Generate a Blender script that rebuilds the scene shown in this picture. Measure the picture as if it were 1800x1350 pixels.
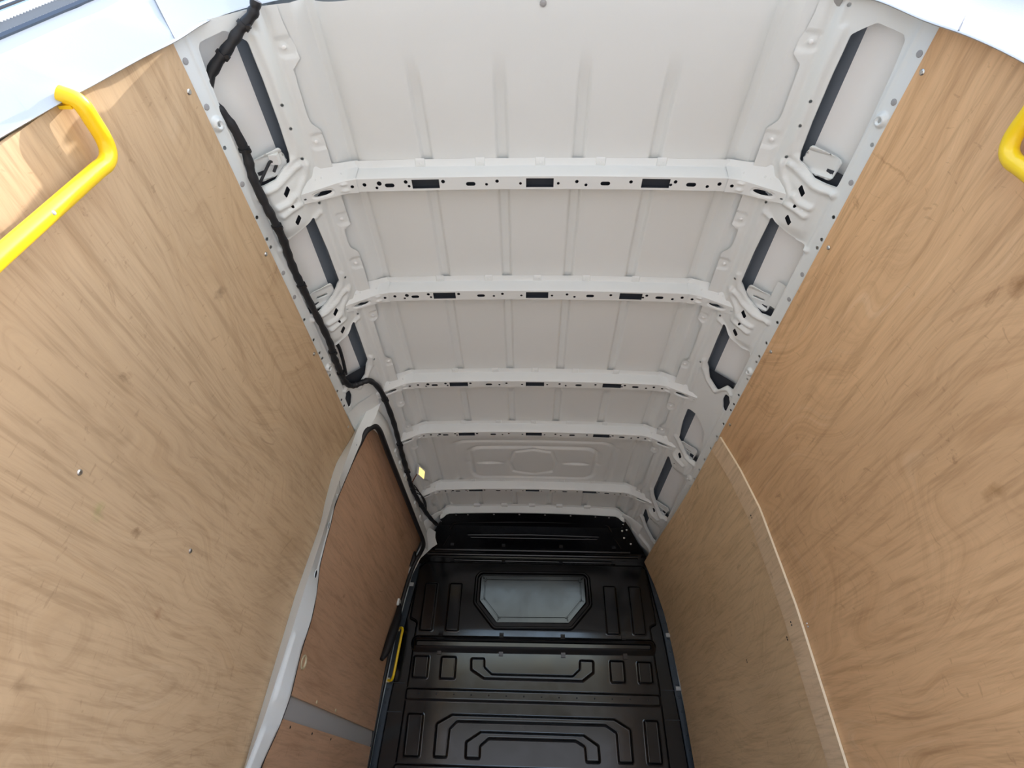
import bpy, bmesh, math, random
from mathutils import Vector, Matrix
from mathutils.geometry import delaunay_2d_cdt
random.seed(7)
C = bpy.context.scene.collection
sc = bpy.context.scene
for o in list(bpy.data.objects):
    bpy.data.objects.remove(o)

# ------------------------------------------------------------------ camera
cam = bpy.data.cameras.new('camera')
cam.lens = 18.6; cam.sensor_width = 36; cam.sensor_fit = 'HORIZONTAL'
cam.clip_start = 0.02
co = bpy.data.objects.new('camera', cam); C.objects.link(co)
def unit(v): v = Vector(v); return v.normalized()
FX, FY = (923-900)/930, -(1400-675)/930          # where the van's length axis vanishes
yv = unit((FX, FY, -1))
zv = unit(((942-900)/930, (675+517)/930, -1)); zv = unit(zv - yv*zv.dot(yv))
xv = yv.cross(zv)
R = Matrix((xv, yv, zv)).to_4x4()
co.matrix_world = Matrix.Translation((0.026, 0, 0)) @ Matrix.Translation((-0.052, 0, 0.65)) @ R
sc.camera = co

# ------------------------------------------------------------------ world, sun, exposure
SUN_DIR = Vector((-.45, .14, -.88)).normalized()
w = bpy.data.worlds.new('sky'); sc.world = w; w.use_nodes = True
nt = w.node_tree
bg = nt.nodes['Background']
sky = nt.nodes.new('ShaderNodeTexSky'); sky.sky_type = 'NISHITA'
sky.sun_disc = False; sky.sun_elevation = math.radians(62)
sky.sun_rotation = math.atan2(-SUN_DIR.x, -SUN_DIR.y)
sky.air_density = 1.0; sky.dust_density = 2.5; sky.ozone_density = 1.0
nt.links.new(sky.outputs[0], bg.inputs[0]); bg.inputs[1].default_value = 0.56
sl = bpy.data.lights.new('sun', 'SUN'); sl.energy = 5.2; sl.angle = math.radians(.6)
sl.color = (1, .95, .87)
so = bpy.data.objects.new('sun', sl); C.objects.link(so)
so.rotation_euler = SUN_DIR.to_track_quat('-Z', 'Y').to_euler(); so.location = (4, -3, 8)
sc.view_settings.view_transform = 'Standard'; sc.view_settings.look = 'None'
sc.view_settings.gamma = 1; sc.view_settings.use_curve_mapping = False
sc.view_settings.exposure = 0.44
sc.cycles.use_denoising = True
sc.cycles.max_bounces = 14; sc.cycles.diffuse_bounces = 8
sc.cycles.sample_clamp_indirect = 6

# ------------------------------------------------------------------ materials
def mat(name, col, rough=.5, metal=0, spec=.5):
    m = bpy.data.materials.new(name); m.use_nodes = True
    b = m.node_tree.nodes['Principled BSDF']
    b.inputs['Base Color'].default_value = (*col, 1)
    b.inputs['Roughness'].default_value = rough
    b.inputs['Metallic'].default_value = metal
    b.inputs['Specular IOR Level'].default_value = spec
    return m
def nodes(m): return m.node_tree.nodes, m.node_tree.links, m.node_tree.nodes['Principled BSDF']
def noise(m, scale, detail=4, rough=.55, dist=0, stretch=None, coord='Object'):
    n, l, b = nodes(m)
    tc = n.new('ShaderNodeTexCoord'); mp = n.new('ShaderNodeMapping')
    if stretch: mp.inputs['Scale'].default_value = stretch
    t = n.new('ShaderNodeTexNoise')
    t.inputs['Scale'].default_value = scale; t.inputs['Detail'].default_value = detail
    t.inputs['Roughness'].default_value = rough; t.inputs['Distortion'].default_value = dist
    l.new(tc.outputs[coord], mp.inputs[0]); l.new(mp.outputs[0], t.inputs[0])
    return t
def ramp(m, src, stops):
    n, l, b = nodes(m)
    r = n.new('ShaderNodeValToRGB'); l.new(src, r.inputs[0])
    e = r.color_ramp.elements
    while len(e) < len(stops): e.new(.5)
    for i, (p, c) in enumerate(stops):
        e[i].position = p; e[i].color = (*c, 1) if len(c) == 3 else c
    return r
def mix(m, a, b_, fac, mode='MIX'):
    n, l, b = nodes(m)
    x = n.new('ShaderNodeMix'); x.data_type = 'RGBA'; x.blend_type = mode
    if isinstance(fac, (int, float)): x.inputs[0].default_value = fac
    else: l.new(fac, x.inputs[0])
    for s, i in ((a, 6), (b_, 7)):
        if isinstance(s, tuple): x.inputs[i].default_value = (*s, 1)
        else: l.new(s, x.inputs[i])
    return x.outputs[2]

def paint(name, col, rough):
    m = mat(name, col, rough)
    n, l, b = nodes(m)
    t = noise(m, 3.5, 5, .6)
    c = mix(m, tuple(v*.965 for v in col), tuple(min(1, v*1.02) for v in col), t.outputs[0])
    l.new(c, b.inputs['Base Color'])
    t2 = noise(m, 260, 2, .5)
    bp = n.new('ShaderNodeBump'); bp.inputs['Strength'].default_value = .06; bp.inputs['Distance'].default_value = .002
    l.new(t2.outputs[0], bp.inputs['Height']); l.new(bp.outputs[0], b.inputs['Normal'])
    return m
M_paint = paint('interior_white_paint', (.72, .755, .745), .42)
M_skin = paint('inner_skin_paint', (.84, .86, .85), .5)
M_body = paint('body_white_paint', (.41, .425, .43), .3)
M_primer = mat('slate_primer', (.13, .155, .185), .5)
M_inner = mat('primer_cavity_shade', (.028, .034, .045), .6)  # bare primer inside the bows; stands in for cavity shade behind cove openings
M_steel = mat('zinc_steel', (.62, .62, .60), .32, 1)
M_black = mat('black_tape', (.010, .011, .014), .55)
M_rubber = mat('black_rubber', (.009, .009, .011), .5)
M_yellow = mat('yellow_paint', (.90, .60, .012), .28)
M_plug = mat('grey_plug', (.33, .33, .33), .6)
M_stub = mat('cream_plastic', (.62, .55, .36), .4)
M_grey = paint('door_grey_paint', (.44, .45, .45), .45)
M_ground = mat('concrete', (.27, .265, .25), .9)
n_, l_, b_ = nodes(M_ground); t_ = noise(M_ground, 2, 8, .6)
l_.new(ramp(M_ground, t_.outputs[0], [(.3, (.235, .23, .22)), (.7, (.30, .295, .28))]).outputs[0], b_.inputs['Base Color'])
M_floor = mat('floor_ply', (.66, .60, .52), .6)
n_, l_, b_ = nodes(M_floor); t_ = noise(M_floor, 6, 6, .6, 1, (6, .6, 1))
l_.new(ramp(M_floor, t_.outputs[0], [(.3, (.60, .54, .46)), (.7, (.72, .66, .58))]).outputs[0], b_.inputs['Base Color'])

def bulk_mat():
    m = mat('satin_black_panel', (.010, .011, .014), .3, 0, .6)
    n, l, b = nodes(m)
    t = noise(m, 5, 8, .65, .6)
    sm = noise(m, 14, 6, .7, 1.2, (1, 1, 2.2))
    f = ramp(m, sm.outputs[0], [(.56, (0, 0, 0)), (.72, (1, 1, 1))])
    l.new(mix(m, (.003, .0035, .005), (.010, .010, .011), f.outputs[0]), b.inputs['Base Color'])
    r = n.new('ShaderNodeMapRange'); r.inputs[1].default_value = .3; r.inputs[2].default_value = .75
    r.inputs[3].default_value = .08; r.inputs[4].default_value = .22
    l.new(t.outputs[0], r.inputs[0]); l.new(r.outputs[0], b.inputs['Roughness'])
    return m
M_bulk = bulk_mat()
M_blue = mat('dark_steel_strip', (.055, .068, .085), .3, .5)

def ply(name, base, dark, light, seed, swirl=1.0, gloss=.5, stains=()):
    """rotary-cut veneer: contour bands of a stretched, warped field, plus pores, stains and scuffs"""
    m = mat(name, base, gloss, 0, .35)
    n, l, b = nodes(m)
    tc = n.new('ShaderNodeTexCoord'); mp = n.new('ShaderNodeMapping')
    mp.inputs['Location'].default_value = (seed*3.1, seed*1.7, seed*2.3)
    mp.inputs['Scale'].default_value = (1, .55, 1.25)
    l.new(tc.outputs['Object'], mp.inputs[0])
    big = n.new('ShaderNodeTexNoise'); big.inputs['Scale'].default_value = 1.5; big.inputs['Detail'].default_value = 2.2
    big.inputs['Roughness'].default_value = .45; big.inputs['Distortion'].default_value = .5*swirl
    l.new(mp.outputs[0], big.inputs[0])
    # contour field = height along z plus warped noise -> repeated bands
    sep = n.new('ShaderNodeSeparateXYZ'); l.new(tc.outputs['Object'], sep.inputs[0])
    a1 = n.new('ShaderNodeMath'); a1.operation = 'MULTIPLY'; a1.inputs[1].default_value = 1.25*swirl
    l.new(big.outputs[0], a1.inputs[0])
    a2 = n.new('ShaderNodeMath'); a2.operation = 'ADD'
    l.new(a1.outputs[0], a2.inputs[0]); l.new(sep.outputs[2], a2.inputs[1])
    cx = n.new('ShaderNodeCombineXYZ')
    a3 = n.new('ShaderNodeMath'); a3.operation = 'MULTIPLY'; a3.inputs[1].default_value = .12
    l.new(sep.outputs[1], a3.inputs[0]); l.new(a3.outputs[0], cx.inputs[0]); l.new(a2.outputs[0], cx.inputs[1])
    cx.inputs[2].default_value = seed
    bands = n.new('ShaderNodeTexNoise'); bands.inputs['Scale'].default_value = 17; bands.inputs['Detail'].default_value = 5
    bands.inputs['Roughness'].default_value = .62
    l.new(cx.outputs[0], bands.inputs[0])
    col = ramp(m, bands.outputs[0], [(.30, dark), (.47, base), (.60, base), (.78, light)])
    cy = n.new('ShaderNodeCombineXYZ'); a4 = n.new('ShaderNodeMath'); a4.operation = 'MULTIPLY'; a4.inputs[1].default_value = .05
    l.new(sep.outputs[1], a4.inputs[0]); l.new(a4.outputs[0], cy.inputs[0]); l.new(a2.outputs[0], cy.inputs[1]); cy.inputs[2].default_value = seed+5
    fine = n.new('ShaderNodeTexNoise'); fine.inputs['Scale'].default_value = 95; fine.inputs['Detail'].default_value = 4; fine.inputs['Roughness'].default_value = .7
    l.new(cy.outputs[0], fine.inputs[0])
    fm = ramp(m, fine.outputs[0], [(.30, (.80, .775, .74)), (.5, (1, 1, 1)), (.72, (1.10, 1.10, 1.09))])
    col = type('o', (), {'outputs': [mix(m, col.outputs[0], fm.outputs[0], .5, 'MULTIPLY')]})
    # large soft colour drift
    dr = noise(m, 1.1, 3, .5, .3, (1, .8, 1))
    dm = ramp(m, dr.outputs[0], [(.35, (.88, .86, .84)), (.65, (1.06, 1.05, 1.04))])
    c = mix(m, col.outputs[0], dm.outputs[0], 1.0, 'MULTIPLY')
    # fine pores along the grain
    po = noise(m, 60, 3, .7, 0, (1, .06, 1))
    pm = ramp(m, po.outputs[0], [(.34, (.78, .755, .72)), (.50, (1, 1, 1)), (.66, (1.06, 1.06, 1.05))])
    c = mix(m, c, pm.outputs[0], .75, 'MULTIPLY')
    # stains and scuffs
    st = noise(m, 7, 6, .72, 1.4, (1, .7, 1.3))
    sm = ramp(m, st.outputs[0], [(.27, (.58, .54, .50)), (.36, (1, 1, 1))])
    c = mix(m, c, sm.outputs[0], .8, 'MULTIPLY')
    sx = noise(m, 24, 2, .5, 3.5, (1, 1, .35))
    xm = ramp(m, sx.outputs[0], [(.27, (.62, .58, .54)), (.33, (1, 1, 1))])
    c = mix(m, c, xm.outputs[0], .4, 'MULTIPLY')
    for (sy, sz, ry, rz, sc_) in stains:
        wn = noise(m, 30, 4, .6); vs = n.new('ShaderNodeVectorMath'); vs.operation = 'MULTIPLY_ADD'
        l.new(wn.outputs['Color'], vs.inputs[0]); vs.inputs[1].default_value = (0, .05, .05); l.new(tc.outputs['Object'], vs.inputs[2])
        m2 = n.new('ShaderNodeMapping'); m2.vector_type = 'TEXTURE'; m2.inputs['Location'].default_value = (0, sy+.025, sz+.025); m2.inputs['Scale'].default_value = (50, ry, rz)
        l.new(vs.outputs[0], m2.inputs[0]); ln = n.new('ShaderNodeVectorMath'); ln.operation = 'LENGTH'; l.new(m2.outputs[0], ln.inputs[0])
        sr = ramp(m, ln.outputs['Value'], [(.15, sc_), (.95, (1, 1, 1))])
        c = mix(m, c, sr.outputs[0], 1.0, 'MULTIPLY')
    l.new(c, b.inputs['Base Color'])
    bp = n.new('ShaderNodeBump'); bp.inputs['Strength'].default_value = .10; bp.inputs['Distance'].default_value = .002
    l.new(po.outputs[0], bp.inputs['Height']); l.new(bp.outputs[0], b.inputs['Normal'])
    return m
M_plyL = ply('plywood_tan', (.545, .392, .238), (.50, .35, .205), (.595, .445, .285), 1.3, 1.0, stains=[(-0.190,1.093,0.022,0.022,(0.8, 0.93, 0.76)),(-0.248,1.702,0.02,0.03,(0.62, 0.6, 0.58)),(-0.058,1.098,0.02,0.012,(0.6, 0.55, 0.5)),(-0.145,0.784,0.03,0.022,(0.74, 0.72, 0.7)),(-0.064,1.191,0.03,0.012,(0.78, 0.75, 0.72)),(0.129,0.971,0.016,0.016,(0.8, 0.72, 0.68))])
M_plyR = ply('plywood_red', (.69, .44, .235), (.575, .35, .178), (.78, .545, .33), 4.7, 1.0, stains=[(-0.504,1.437,0.03,0.022,(0.62, 0.55, 0.48)),(-0.193,1.164,0.04,0.018,(0.72, 0.68, 0.6)),(-0.510,1.847,0.006,0.1,(0.8, 0.76, 0.72))])
M_plyF = ply('plywood_dull', (.68, .50, .30), (.61, .44, .255), (.73, .55, .35), 8.2, .7)
M_plyD = ply('plywood_brown', (.64, .42, .275), (.55, .35, .22), (.70, .49, .33), 6.1, .25)
M_ply_strip = ply('plywood_strip', (.72, .55, .36), (.67, .50, .32), (.76, .60, .41), 2.9, .2)
M_edge = mat('raw_ply_edge', (.88, .74, .52), .7)

# ------------------------------------------------------------------ builders
def setp(o, label=None, cat=None, group=None, kind=None):
    if label: o['label'] = label
    if cat: o['category'] = cat
    if group: o['group'] = group
    if kind: o['kind'] = kind
    return o
def thing(name, loc, label, cat, group=None):
    o = bpy.data.objects.new(name, None); C.objects.link(o); o.location = loc
    o.empty_display_size = .05
    return setp(o, label, cat, group)
def wloc(p):
    v = Vector((0, 0, 0))
    while p: v += p.location; p = p.parent
    return v
def obj(name, verts, faces, m, parent=None, smooth=True, loc=None, kind=None, sharp=38):
    """verts in world coordinates; ONE mesh object"""
    me = bpy.data.meshes.new(name)
    base = wloc(parent) if parent else Vector((0, 0, 0))
    o = bpy.data.objects.new(name, me); C.objects.link(o)
    if loc is not None: o.location = Vector(loc) - base; base = Vector(loc)
    me.from_pydata([tuple(Vector(v)-base) for v in verts], [], faces)
    if smooth: me.polygons.foreach_set('use_smooth', [True]*len(me.polygons))
    me.materials.append(m); me.update()
    if smooth: me.set_sharp_from_angle(angle=math.radians(sharp))
    if parent: o.parent = parent
    if kind: o['kind'] = kind
    return o
class MB:
    def __init__(s): s.v = []; s.f = []
    def add(s, v, f):
        k = len(s.v); s.v += [tuple(p) for p in v]; s.f += [tuple(i+k for i in q) for q in f]
    def grid(s, rows, closed=False):
        n = len(rows[0]); k = len(s.v)
        for r in rows: s.v += [tuple(p) for p in r]
        for i in range(len(rows)-1):
            for j in range(n if closed else n-1):
                j2 = (j+1) % n
                s.f.append((k+i*n+j, k+i*n+j2, k+(i+1)*n+j2, k+(i+1)*n+j))
    def fan(s, ring): k = len(s.v); s.v += [tuple(p) for p in ring]; s.f.append(tuple(range(k, k+len(ring))))
    def box(s, a, b):
        (x0, y0, z0), (x1, y1, z1) = a, b
        s.add([(x0,y0,z0),(x1,y0,z0),(x1,y1,z0),(x0,y1,z0),(x0,y0,z1),(x1,y0,z1),(x1,y1,z1),(x0,y1,z1)],
              [(0,3,2,1),(4,5,6,7),(0,1,5,4),(1,2,6,5),(2,3,7,6),(3,0,4,7)])
    def tube(s, pts, r, n=12, cap=True):
        pts = [Vector(p) for p in pts]; rs = r if isinstance(r, (list, tuple)) else [r]*len(pts)
        up = None; rows = []
        for i, p in enumerate(pts):
            t = (pts[min(i+1, len(pts)-1)] - pts[max(i-1, 0)]).normalized()
            if up is None: up = t.orthogonal().normalized()
            up = (up - t*up.dot(t)).normalized(); sd = t.cross(up)
            rows.append([p + (up*math.cos(a)+sd*math.sin(a))*rs[i] for a in [2*math.pi*k/n for k in range(n)]])
        s.grid(rows, True)
        if cap: s.fan(rows[0][::-1]); s.fan(rows[-1])
    def disc(s, c, nrm, r, h, n=12, dome=.6):
        """low domed head standing on a surface"""
        c = Vector(c); nrm = Vector(nrm).normalized(); u = nrm.orthogonal().normalized(); v = nrm.cross(u)
        rows = []
        for rr, hh in ((r, -.0005), (r, h*.35), (r*dome, h), (r*.3, h*1.02)):
            rows.append([c + nrm*hh + (u*math.cos(2*math.pi*k/n)+v*math.sin(2*math.pi*k/n))*rr for k in range(n)])
        s.grid(rows, True); s.fan(rows[-1])
    def build(s, name, m, parent=None, **kw): return obj(name, s.v, s.f, m, parent, **kw)
def spline(pts, k=6):
    pts = [Vector(p) for p in pts]; out = []
    P = [2*pts[0]-pts[1]] + pts + [2*pts[-1]-pts[-2]]
    for i in range(1, len(P)-2):
        a, b, c, d = P[i-1:i+3]
        for j in range(k):
            t = j/k
            out.append(.5*((2*b)+(c-a)*t+(2*a-5*b+4*c-d)*t*t+(3*b-a-3*c+d)*t**3))
    out.append(pts[-1]); return out
def fillet(pts, r, k=5):
    """rounded closed 2D polygon"""
    n = len(pts); out = []
    for i in range(n):
        a, b, c = Vector(pts[i-1]), Vector(pts[i]), Vector(pts[(i+1) % n])
        u, v = a-b, c-b; lu, lv = u.length, v.length
        if lu < 1e-9 or lv < 1e-9: continue
        u /= lu; v /= lv
        ang = math.acos(max(-1, min(1, u.dot(v))))
        if ang > 3.05: out.append((b.x, b.y)); continue
        d = min(r/max(math.tan(ang/2), .05), lu*.45, lv*.45)
        p, q = b+u*d, b+v*d
        for j in range(k+1):
            t = j/k; s = p*(1-t)**2 + b*2*t*(1-t) + q*t*t
            out.append((s.x, s.y))
    return out
def area(p): return .5*sum(p[i-1][0]*p[i][1]-p[i][0]*p[i-1][1] for i in range(len(p)))
def inset(p, d):
    """move a closed CCW polygon inwards"""
    n = len(p); out = []
    for i in range(n):
        a, b, c = Vector(p[i-1]), Vector(p[i]), Vector(p[(i+1) % n])
        e1 = (b-a); e2 = (c-b)
        if e1.length < 1e-9: e1 = e2
        if e2.length < 1e-9: e2 = e1
        e1.normalize(); e2.normalize()
        nn = Vector((-e1.y-e2.y, e1.x+e2.x))
        if nn.length < 1e-6: nn = Vector((-e1.y, e1.x))
        nn.normalize(); cs = max(.45, nn.dot(Vector((-e1.y, e1.x))))
        out.append(tuple(b+nn*(d/cs)))
    return out
def inside(p, poly):
    x, y = p; r = False; j = len(poly)-1
    for i in range(len(poly)):
        xi, yi = poly[i]; xj, yj = poly[j]
        if (yi > y) != (yj > y) and x < (xj-xi)*(y-yi)/(yj-yi)+xi: r = not r
        j = i
    return r
def resample(p, step):
    out = []
    for i in range(len(p)):
        a, b = Vector(p[i]), Vector(p[(i+1) % len(p)])
        k = max(1, int((b-a).length/step))
        out += [tuple(a+(b-a)*j/k) for j in range(k)]
    return out
def sheet(outline, holes, gx, gy, fmap):
    """pressed sheet: flat outline with real holes, triangulated over a grid, then carried into space by fmap"""
    pts = []; edges = []; loops = [outline]+holes
    for lp in loops:
        k = len(pts); pts += [Vector(q) for q in lp]
        edges += [(k+i, k+(i+1) % len(lp)) for i in range(len(lp))]
    bbs = [(min(q[0] for q in h)-.001, max(q[0] for q in h)+.001, min(q[1] for q in h)-.001, max(q[1] for q in h)+.001) for h in holes]
    def ok(q):
        if not inside(q, outline): return False
        for h, bb in zip(holes, bbs):
            if bb[0] < q[0] < bb[1] and bb[2] < q[1] < bb[3] and inside(q, h): return False
        return True
    for x in gx:
        for y in gy:
            if ok((x, y)): pts.append(Vector((x, y)))
    V, E_, F, *_ = delaunay_2d_cdt(pts, edges, [], 0, 1e-6)
    fs = []
    for f in F:
        c = sum((V[i] for i in f), Vector((0, 0)))/len(f)
        if ok((c.x, c.y)): fs.append(tuple(f))
    return [fmap(q.x, q.y) for q in V], fs
def rng(a, b, s):
    n = max(1, int(round((b-a)/s))); return [a+(b-a)*i/n for i in range(n+1)]
def circ(x, y, r, n=10, ry=None):
    ry = ry or r
    return [(x+r*math.cos(2*math.pi*i/n), y+ry*math.sin(2*math.pi*i/n)) for i in range(n)]
def slot(x, y, hx, hy, n=6):
    """stadium lying along x"""
    out = []
    for s in (1, -1):
        for i in range(n+1):
            a = -math.pi/2+math.pi*i/n
            out.append((x+s*((hx-hy)+hy*math.cos(a)), y+s*hy*math.sin(a)))
    return out
def rect(x, y, hx, hy): return [(x-hx, y-hy), (x+hx, y-hy), (x+hx, y+hy), (x-hx, y+hy)]
def sstep(a, b, x):
    t = max(0, min(1, (x-a)/(b-a))); return t*t*(3-2*t)
def lerp(x, tab):
    if x <= tab[0][0]: return tab[0][1]
    for (a, va), (b, vb) in zip(tab, tab[1:]):
        if x <= b: return va+(vb-va)*(x-a)/(b-a)
    return tab[-1][1]
def seg_d(px, py, a, b):
    ax, ay = a; bx, by = b; dx, dy = bx-ax, by-ay
    L = dx*dx+dy*dy; t = 0 if L == 0 else max(0, min(1, ((px-ax)*dx+(py-ay)*dy)/L))
    return math.hypot(px-ax-dx*t, py-ay-dy*t)
def bump(d, w): return 0 if d >= w else (.5+.5*math.cos(math.pi*d/w))
def poly_d(x, y, pl): return min(seg_d(x, y, a, b) for a, b in zip(pl, pl[1:]))
def solid(o, t, off=1):
    md = o.modifiers.new('thickness', 'SOLIDIFY'); md.thickness = t; md.offset = off; return o

# ------------------------------------------------------------------ shell: ground, floor, outer skins, roof
YR, YB = .42, 3.60                                  # rear frame, bulkhead
WALL = [(-.02, .945), (.75, .945), (1.20, .932), (1.57, .90), (1.75, .862), (1.912, .812), (2.0, .78)]
def W(z): return lerp(z, WALL)
mb = MB(); mb.box((-14, -16, -.62), (14, 14, -.56)); setp(mb.build('ground', M_ground, smooth=False), kind='structure')
mb = MB(); mb.box((-.98, .30, -.04), (.98, 3.75, 0)); setp(mb.build('floor', M_floor, smooth=False), kind='structure')
SKIN = [(2.068, .744), (2.03, .786), (1.98, .826), (1.90, .868), (1.75, .918), (1.57, .968), (1.2, .995), (.75, 1.0), (-.3, 1.0)]
for s, nm in ((-1, 'wall_left'), (1, 'wall_right')):
    mb = MB(); ys = [.44]+rng(.7, 3.75, .3)
    mb.grid([[(s*x, y, z) for z, x in SKIN] for y in ys])
    mb.grid([[(s*(x+.03), y, z) for z, x in SKIN] for y in ys])
    mb.grid([[(s*x, 3.75, z) for z, x in SKIN], [(s*.6, 3.75, z) for z, x in SKIN]])
    sk = setp(mb.build(nm, M_skin), kind='structure')
    # slate primer channel under the roof joint, seen through the slots
    mb = MB()
    prof = [(.62, 2.152), (.655, 2.150), (.676, 2.112), (.692, 2.110), (.708, 2.092), (.722, 2.096), (.742, 2.072), (.765, 2.056)]
    mb.grid([[(s*x, y, z) for x, z in prof] for y in rng(.44, 3.75, .3)])
    mb.build('roof_channel', M_primer, sk)

SW = [(-.338, .016), (-.112, .016), (.112, .016), (.338, .016)]
BAYS = [(.55, .80), (.925, 1.27), (1.385, 1.80), (1.99, 2.24), (2.99, 3.24)]
def crown(x): return .014*(1-min(1, (x/.555)**2))
EDGE = [(.525, 0), (.540, .002), (.548, .008), (.572, .008), (.580, -.002), (.60, -.026), (.640, -.038), (.70, -.075)]
def ring_rr(x, y, hx, hy, r):
    """signed distance to a rounded rectangle"""
    qx, qy = abs(x)-hx+r, abs(y)-hy+r
    return math.hypot(max(qx, 0), max(qy, 0))+min(max(qx, qy), 0)-r
OCT = [(-.133,2.672),(-.105,2.56),(0,2.532),(.105,2.56),(.133,2.672),(.112,2.778),(0,2.812),(-.112,2.778),(-.133,2.672)]
def roof_z(x, y):
    z = 2.150+crown(x)
    if y < 1.3: z -= .011*((1.3-y)/.45)**2*(1-.6*sstep(.5, .6, abs(x)))
    z += lerp(abs(x), EDGE)
    for a, b in BAYS:
        if a-.06 < y < b+.1:
            fade = sstep(a-.02, a+(.12 if a < .6 else .025), y)*(1-sstep(b+.05, b+.07, y))
            for c, hw in SW:
                d = abs(x-c)
                z += .011*fade*(1-sstep(hw-.005, hw+.003, d))
    if 2.33 < y < 2.93:
        d = ring_rr(x, y-2.68, .355, .172, .07); z += .012*bump(abs(d), .022)
        if abs(x) < .02 or True:
            d = ring_rr(x, y-2.68, .445, .235, .075)
            z += .009*bump(abs(d), .014)*(1 if y < 2.55 or abs(x) > .42 else .3)
        z += .010*bump(poly_d(x, y, OCT), .013)
        for sx in (-1, 1):
            e = math.hypot((x-sx*.246)/.082, (y-2.679)/.016)
            if e < 1: z += .013*(1-e*e)
            e = math.hypot((x-sx*.372)/.018, (y-2.68)/.02)
            if e < 1: z += .008*(1-e)
            z += .004*bump(abs(x-sx*.50), .008)
    return z
xs = sorted(set([round(v, 4) for v in rng(-.70, .70, .014)] +
     [round(c+d, 4) for c, _ in SW for d in (-.024, -.020, -.016, -.012, -.008, -.003, .003, .008, .012, .016, .020, .024)] +
     [round(s*v, 4) for s in (-1, 1) for v in (.525, .532, .54, .544, .548, .553, .565, .572, .576, .58, .585, .59, .60, .61, .62)]))
ys = rng(.43, .8, .014)+rng(.81, 2.33, .011)+rng(2.335, 2.93, .0055)+rng(2.94, 3.75, .014)
mb = MB(); mb.grid([[(x, y-((.028 if x > 0 else .028-.018*sstep(.3, .5, -x)) if y < .431 else 0), roof_z(x, y)) for x in xs] for y in ys])
mb.grid([[(-.80, y, 2.165), (-.60, y, 2.20), (0, y, 2.23), (.60, y, 2.20), (.80, y, 2.165)] for y in (.43, 2, 3.75)])   # outer roof skin
roof = setp(mb.build('ceiling', M_paint, sharp=80), kind='structure')
mb = MB(); mb.disc((-.002, .432, roof_z(0, .432)), (0, 0, -1), .008, .004, 12, .45); mb.build('bolt', M_plug, roof)
mb = MB(); mb.box((-1.02, 3.75, -.3), (1.02, 3.80, 2.2)); setp(mb.build('wall_front', M_skin, smooth=False), kind='structure')

# ------------------------------------------------------------------ cove rails along both sides of the roof
SEC = [(.588, 2.112), (.640, 2.090), (.665, 2.075), (.700, 2.050), (.785, 1.975), (.812, 1.905)]
TT = [0]
for a, b in zip(SEC, SEC[1:]): TT.append(TT[-1]+math.hypot(b[0]-a[0], b[1]-a[1]))
SP = []
for i in range(len(SEC)-1):
    for j in range(24):
        u = j/24; SP.append((TT[i]+(TT[i+1]-TT[i])*u, SEC[i][0]+(SEC[i+1][0]-SEC[i][0])*u, SEC[i][1]+(SEC[i+1][1]-SEC[i][1])*u))
SP.append((TT[-1], *SEC[-1]))
def smooth_sp(n):
    global SP
    for _ in range(n):
        SP = [SP[0]]+[(SP[i][0], (SP[i-1][1]+2*SP[i][1]+SP[i+1][1])/4, (SP[i-1][2]+2*SP[i][2]+SP[i+1][2])/4) for i in range(1, len(SP)-1)]+[SP[-1]]
smooth_sp(14)
def sec(t):
    if t <= SP[0][0]:
        d = t-SP[0][0]; return SP[0][1]+d*.92, SP[0][2]-d*.39
    for a, b in zip(SP, SP[1:]):
        if t <= b[0]:
            u = (t-a[0])/(b[0]-a[0]); return a[1]+(b[1]-a[1])*u, a[2]+(b[2]-a[2])*u
    a, b = SP[-6], SP[-1]; k = (t-b[0])/(b[0]-a[0]); return b[1]+(b[1]-a[1])*k, b[2]+(b[2]-a[2])*k
SECT = [(i/400*.36-.05) for i in range(401)]
SECC = [sec(t) for t in SECT]
def secn(t):
    (x0, z0), (x1, z1) = sec(t-.012), sec(t+.012); L = math.hypot(x1-x0, z1-z0)
    return (z1-z0)/L, -(x1-x0)/L          # points into the van
SECN = [secn(t) for t in SECT]
def cove(y, t, h=0, s=1):
    i = max(0, min(399.999, (t+.05)/.36*400)); k = int(i); u = i-k
    x = SECC[k][0]*(1-u)+SECC[k+1][0]*u; z = SECC[k][1]*(1-u)+SECC[k+1][1]*u
    nx = SECN[k][0]*(1-u)+SECN[k+1][0]*u; nz = SECN[k][1]*(1-u)+SECN[k+1][1]*u
    return (s*(x+nx*h), y, z+nz*h)

# edge that laps the roof skin: tabs at t=.026, pulled back to .05 between
def edge_line(ys0):
    pts = [(ys0, .041), (.45, .040), (.49, .034)]
    for a, b, c in ((.537, .559, .695), (1.026, 1.042, 1.112), (1.449, 1.467, 1.673), (2.028, 2.045, 2.156), (2.42, 2.435, 2.78), (3.03, 3.045, 3.12)):
        pts += [(a-.03, .027), (a, .026), (b, .050), (c-.02, .052), (c, .049), (c+.024, .028), (c+.03, .027)]
    pts += [(3.52, .027)]
    return pts
S_1 = [(.48,.129),(.446,.175),(.456,.238),(.466,.246),(.53,.252),(.62,.257),(.73,.262),(.812,.262),(.813,.234),(.809,.195),(.788,.159),(.779,.137),(.76,.129),(.678,.127),(.568,.127)]
S_2 = [(.958,.127),(.968,.145),(.99,.192),(.999,.222),(1.002,.258),(1.06,.262),(1.18,.262),(1.295,.262),(1.3,.228),(1.29,.194),(1.271,.159),(1.242,.132),(1.224,.120),(1.097,.121)]
S_3 = [(1.42,.121),(1.43,.135),(1.46,.170),(1.483,.214),(1.485,.252),(1.50,.260),(1.60,.262),(1.70,.260),(1.713,.250),(1.711,.229),(1.764,.199),(1.724,.152),(1.653,.120),(1.504,.119)]
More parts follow.
